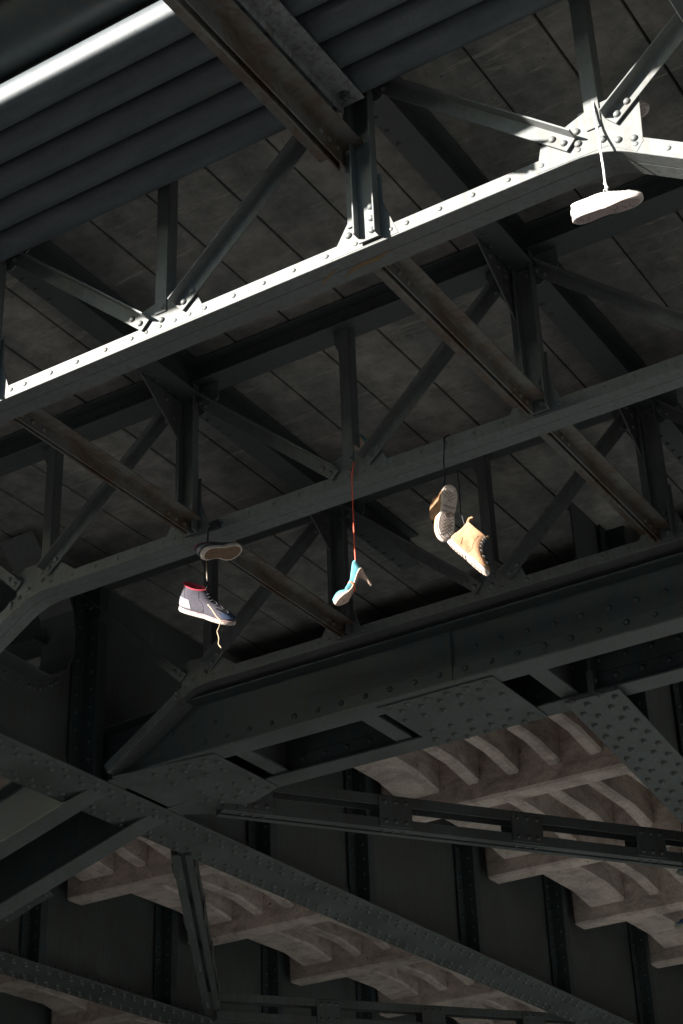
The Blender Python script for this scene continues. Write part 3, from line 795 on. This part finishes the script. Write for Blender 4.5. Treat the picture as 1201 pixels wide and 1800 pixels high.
m_black = simple('black_lace', (0.018, 0.018, 0.022), 0.85)
m_navycap = simple('navy_toe', (0.03, 0.045, 0.085), 0.5)
m_beige = simple('frayed_beige_lace', (0.34, 0.27, 0.18), 0.9, 0.5, 120)
m_nub = simple('wheat_nubuck', (0.36, 0.205, 0.108), 0.85, 0.28, 28, 0.6, 0.003, 0.3, (0.30, 0.15, 0.06))
m_nub_d = simple('wheat_seam', (0.22, 0.12, 0.05), 0.8)
m_cream = simple('cream_rubber', (0.58, 0.50, 0.44), 0.65, 0.15, 30, 0.3, 0.001, 0.3, (0.33, 0.25, 0.2))
m_metal = simple('eyelet_metal', (0.5, 0.48, 0.42), 0.4)
m_teal = simple('turquoise_suede', (0.085, 0.30, 0.345), 0.75, 0.2, 60)
m_tan = simple('pale_tan_leather', (0.56, 0.40, 0.32), 0.6, 0.18, 40, 0.3, 0.001, 0.2, (0.3, 0.2, 0.15))
m_redstr = simple('red_cord', (0.72, 0.10, 0.06), 0.7)
m_orange = simple('orange_cord', (0.75, 0.14, 0.03), 0.7)
m_blue = simple('dark_blue_canvas', (0.03, 0.07, 0.16), 0.8)

# white low sneaker and its mate, slung over the near truss
A = dict(upper=m_white, sole=m_wrub, tread=m_tread_w, ink=m_ink, lining=m_white, tongue=m_white, lace=m_lacew, eyelet=m_metal, counter=m_white, seam=m_cyan, cap=m_white)
c = rp(1069, 371, 4.27)
t = shoe('sneaker', 0.25, 0, A, 'white low canvas sneaker in full sun hanging sole down below the bright truss chord', 'shoes slung over the trusses', smat(c, X*0.99+Y*0.02+Z*(-0.02), Z*0.96-Y*0.22), pattern='scrawl', cap=True)
string('hanging_lace', [rp(1066, 205, 4.45), rp(1052, 184, 4.39), rp(1043, 180, 4.352), rp(1043, 190, 4.343), rp(1049, 222, 4.335), rp(1055, 250, 4.31), rp(1057, 272, 4.30), rp(1062, 305, 4.29), rp(1068, 348, 4.28)], 0.0042, m_lacew, t)
string('lace_knot', [rp(1063, 322, 4.29), rp(1068, 330, 4.285), rp(1064, 336, 4.28), rp(1071, 342, 4.28), rp(1066, 350, 4.275)], 0.0045, m_lacew, t)
c = rp(1079, 211, 4.62)
t = shoe('sneaker', 0.272, 0, A, 'white sneaker mostly hidden behind the sunlit gusset, only its toe showing at the right', 'shoes slung over the trusses', smat(c, cb(0.80, 0.22, -0.3), cb(-.2, .8, .5)), pattern='scrawl')
# dark high-top pair
B = dict(upper=m_navy, sole=m_wrub, tread=m_tread_b, ink=m_ink, lining=m_red, tongue=m_black, lace=m_black, eyelet=m_ink, counter=m_silver, seam=m_black, cap=m_navycap)
c = rp(364, 1085, 5.70)
t = shoe('high_top_sneaker', 0.29, 0.1, B, 'charcoal and silver high-top sneaker with red lining and white sole hanging on black laces', 'shoes slung over the trusses', smat(c, cb(0.90, -0.235, -0.36), cb(0.14, 0.93, -0.26)), pattern='plain', stripe=m_red, cap=True)
string('hanging_lace', [rp(372, 925, 5.735), rp(366, 934, 5.73), rp(365, 965, 5.715), rp(365, 1005, 5.70), rp(366, 1052, 5.69)], 0.0042, m_black, t)
string('lace_knot', [rp(386, 915, 5.745), rp(374, 918, 5.735), rp(384, 923, 5.735), rp(370, 921, 5.735), rp(379, 927, 5.735), rp(367, 931, 5.735)], 0.0085, m_black, t)
string('frayed_lace', [rp(366, 1063, 5.63), rp(373, 1072, 5.61), rp(380, 1083, 5.60), rp(389, 1092, 5.60), rp(382, 1110, 5.61), rp(385, 1122, 5.61), rp(384, 1132, 5.61), rp(389, 1139, 5.61)], 0.0026, m_beige, t)
string('frayed_lace', [rp(362, 968, 5.71), rp(364, 985, 5.705), rp(363, 1000, 5.70), rp(365, 1022, 5.70)], 0.0035, m_beige, t)
Bb = dict(B); Bb['sole'] = m_cream
c = rp(392, 972, 5.72)
shoe('high_top_sneaker', 0.265, 0, Bb, 'shoe with brown waffle sole turned to the viewer, tucked up against the middle truss chord', 'shoes slung over the trusses', smat(c, cb(0.60, 0.04, 0.72), cb(-.60, .46, .52)), pattern='plain')
# wheat boots
C_ = dict(upper=m_nub, sole=m_cream, tread=m_cream, ink=m_brown_ink, lining=m_nub, tongue=m_nub, lace=m_black, eyelet=m_metal, counter=m_nub, seam=m_nub_d, cap=m_nub)
c = rp(788, 901, 5.66)
t = shoe('ankle_boot', 0.265, 0.6, C_, 'wheat ankle boot hanging toe down with its pale cross-grooved sole facing the viewer', 'shoes slung over the trusses', smat(c, cb(-0.13, -0.90, -0.40), cb(-0.34, -0.25, 0.90)), pattern='cross', tab=True, lr=0.0042, lw=0.07)
string('hanging_lace', [rp(790, 764, 5.88), rp(781, 769, 5.756), rp(781, 790, 5.752), rp(780, 812, 5.75), rp(783, 835, 5.74), rp(781, 856, 5.72)], 0.0032, m_black, t)
c = rp(821, 983, 5.60)
t = shoe('ankle_boot', 0.23, 0.6, C_, 'wheat ankle boot in bright sun with black laces and pale lugged sole', 'shoes slung over the trusses', smat(c, cb(0.70, -0.60, -0.42), cb(0.66, 0.62, 0.10)), pattern='lugs', tab=True, lr=0.0046, lw=0.075)
string('hanging_lace', [rp(804, 826, 5.86), rp(807, 850, 5.80), rp(810, 900, 5.70), rp(818, 925, 5.66)], 0.0028, m_black, t)
# blue-black shoes at the right edge, far back
m_dull = simple('dull_rubber', (0.16, 0.16, 0.13), 0.7)
D = dict(upper=m_blue, sole=m_dull, tread=m_dull, ink=m_ink, lining=m_black, tongue=m_blue, lace=m_black, eyelet=m_metal, counter=m_blue, seam=m_black, cap=m_blue)
c = rp(1226, 1628, 9.3)
shoe('sneaker', 0.27, 0, D, 'dark blue shoe poking into the right edge in front of pink concrete, lower one', 'shoes hanging at the right edge', smat(c, cb(-0.95, -.05, -.2), cb(0, .9, .4)), pattern=None)
c = rp(1226, 1548, 9.3)
t = shoe('sneaker', 0.27, 0, D, 'blackish shoe just inside the right edge under the laced brace, upper one', 'shoes hanging at the right edge', smat(c, cb(-0.7, .15, .5), cb(.3, .9, .3)), pattern=None)
string('hanging_lace', [rp(1199, 1440, 9.3), rp(1198, 1500, 9.3), rp(1203, 1540, 9.3)], 0.003, m_black, t)

# turquoise pumps
def pump(mw, label):
    t = thing('high_heel_pump', (0, 0, 0), label, 'shoe', 'shoes slung over the trusses'); t.matrix_world = mw @ Matrix.Scale(0.97, 4)
    L = 0.200; H = 0.080
    def bed(s):                     # s 0 heel .. 1 toe
        if s > .66: return 0.0
        k = (s/.66); k = k*k*(3-2*k); return H*(1-k)
    HW = [(0, .012), (.04, .022), (.12, .028), (.25, .027), (.4, .024), (.55, .030), (.7, .038), (.8, .038), (.9, .030), (.96, .020), (1, .006)]
    def hw(s):
        for i in range(len(HW)-1):
            a, b = HW[i], HW[i+1]
            if a[0] <= s <= b[0]: return a[1]+(b[1]-a[1])*(s-a[0])/(b[0]-a[0])
        return .01
    def hs(s):
        T = [(0, .050), (.12, .048), (.25, .036), (.4, .026), (.55, .026), (.66, .020), (.72, .026), (.80, .030), (.87, .027), (.93, .021), (1, .012)]
        for i in range(len(T)-1):
            a, b = T[i], T[i+1]
            if a[0] <= s <= b[0]: return a[1]+(b[1]-a[1])*(s-a[0])/(b[0]-a[0])
    g = MB(); N = 36; rows = []
    for i in range(N+1):
        s = i/N; x = (s-.5)*L*0.985; z = bed(s)+.004; w_ = hw(s); h = hs(s); r = []
        closed = s > .66 or s < 0.0
        for k in range(13):
            th = PI*k/12
            if closed: r.append((x, w_*math.cos(th), z+h*(abs(math.sin(th))**0.8)))
            else:
                sg = 1 if k < 6 else -1; q = k if k <= 6 else 12-k
                yy, zz = [(1, 0), (1.06, .35), (1.0, .75), (.96, 1.0), (.88, .98), (.80, .5), (.0, .02)][q]
                r.append((x, sg*w_*yy if q < 6 else 0, z+h*zz))
        rows.append(r)
    vs = [p for r in rows for p in r]; F = [(i*13+k, i*13+k+1, (i+1)*13+k+1, (i+1)*13+k) for i in range(N) for k in range(12)]
    F.append(tuple(range(13))); F.append(tuple(N*13+k for k in range(13))); g.add(vs, F, True); g.build('upper', m_teal, t)
    g = MB(); vs = []; F = []
    for i in range(N+1):
        s = i/N; x = (s-.5)*L; z = bed(s); w_ = hw(s)*1.04
        for a, b in ((w_, .004), (w_*1.02, -.001), (w_*.9, -.006), (0, -.0075), (-w_*.9, -.006), (-w_*1.02, -.001), (-w_, .004)): vs.append((x, a, z+b-(.006 if s > .62 else 0)*1.0*(1 if abs(b) < .009 else 0)*(0 if b > 0 else 1)))
    for i in range(N):
        for k in range(6): F.append((i*7+k, i*7+k+1, (i+1)*7+k+1, (i+1)*7+k))
        F.append((i*7+6, i*7, (i+1)*7, (i+1)*7+6))
    F.append(tuple(range(7))); F.append(tuple(N*7+k for k in range(7))); g.add(vs, F, True); g.build('sole', m_tan, t)
    g = MB(); R = []
    for k, (x, z, rx, ry) in enumerate(((-.078, H+.002, .026, .027), (-.082, H-.014, .019, .020), (-.086, H-.032, .0125, .013), (-.089, .03, .0085, .009), (-.091, -.006, .0058, .0062))):
        R.append([(x+rx*math.cos(a), ry*math.sin(a), z) for a in [2*PI*j/16 for j in range(16)]])
    stack(g, R, cap0=True, cap1=True); g.build('heel', m_tan, t)
    g = MB(); g.tube([(-.0912, 0, -.0062), (-.0913, 0, -.011)], .0062, 12); g.build('heel_tip', m_ink, t)
    g = MB(); pts = []
    for k in range(17):
        a = 2*PI*k/16; pts.append((-.012+.004*math.sin(a), .029*math.cos(a), bed(.44)+.010+.020*math.sin(a)))
    g.tube(pts, .0034, 8); g.build('cord_loop', m_orange, t)
    g = MB(); rr = random.Random(11)
    for k in range(9):
        x = -.035+k*.012; p = None
        for q in range(5):
            s = (x/L)+.5; z = bed(s)-.0085-(.006 if s > .62 else 0)
            n = (x+rr.uniform(-.004, .004), -.016+q*.008, z)
            if p: g.tube([p, n], .0006, 4)
            p = n
    g.build('sole_marks', m_brown_ink, t)
    return t
c = rp(621, 1042, 5.66)
t = pump(smat(c, cb(-0.84, -0.41, -0.36), cb(-0.27, 0.74, 0.50)), 'turquoise suede high heel pump with tan stiletto hanging from a long red cord')
string('red_cord', [rp(622, 812, 5.745), rp(619, 835, 5.74), rp(619, 860, 5.73), rp(621, 905, 5.71), rp(623, 955, 5.69), rp(626, 1004, 5.66)], 0.0032, m_redstr, t)
c = rp(640, 797, 5.96)
t = pump(smat(c, cb(-0.35, 0.90, 0.2), cb(0.7, 0.5, 0.45)), 'turquoise pump mostly hidden behind the middle truss gusset above the red cord')
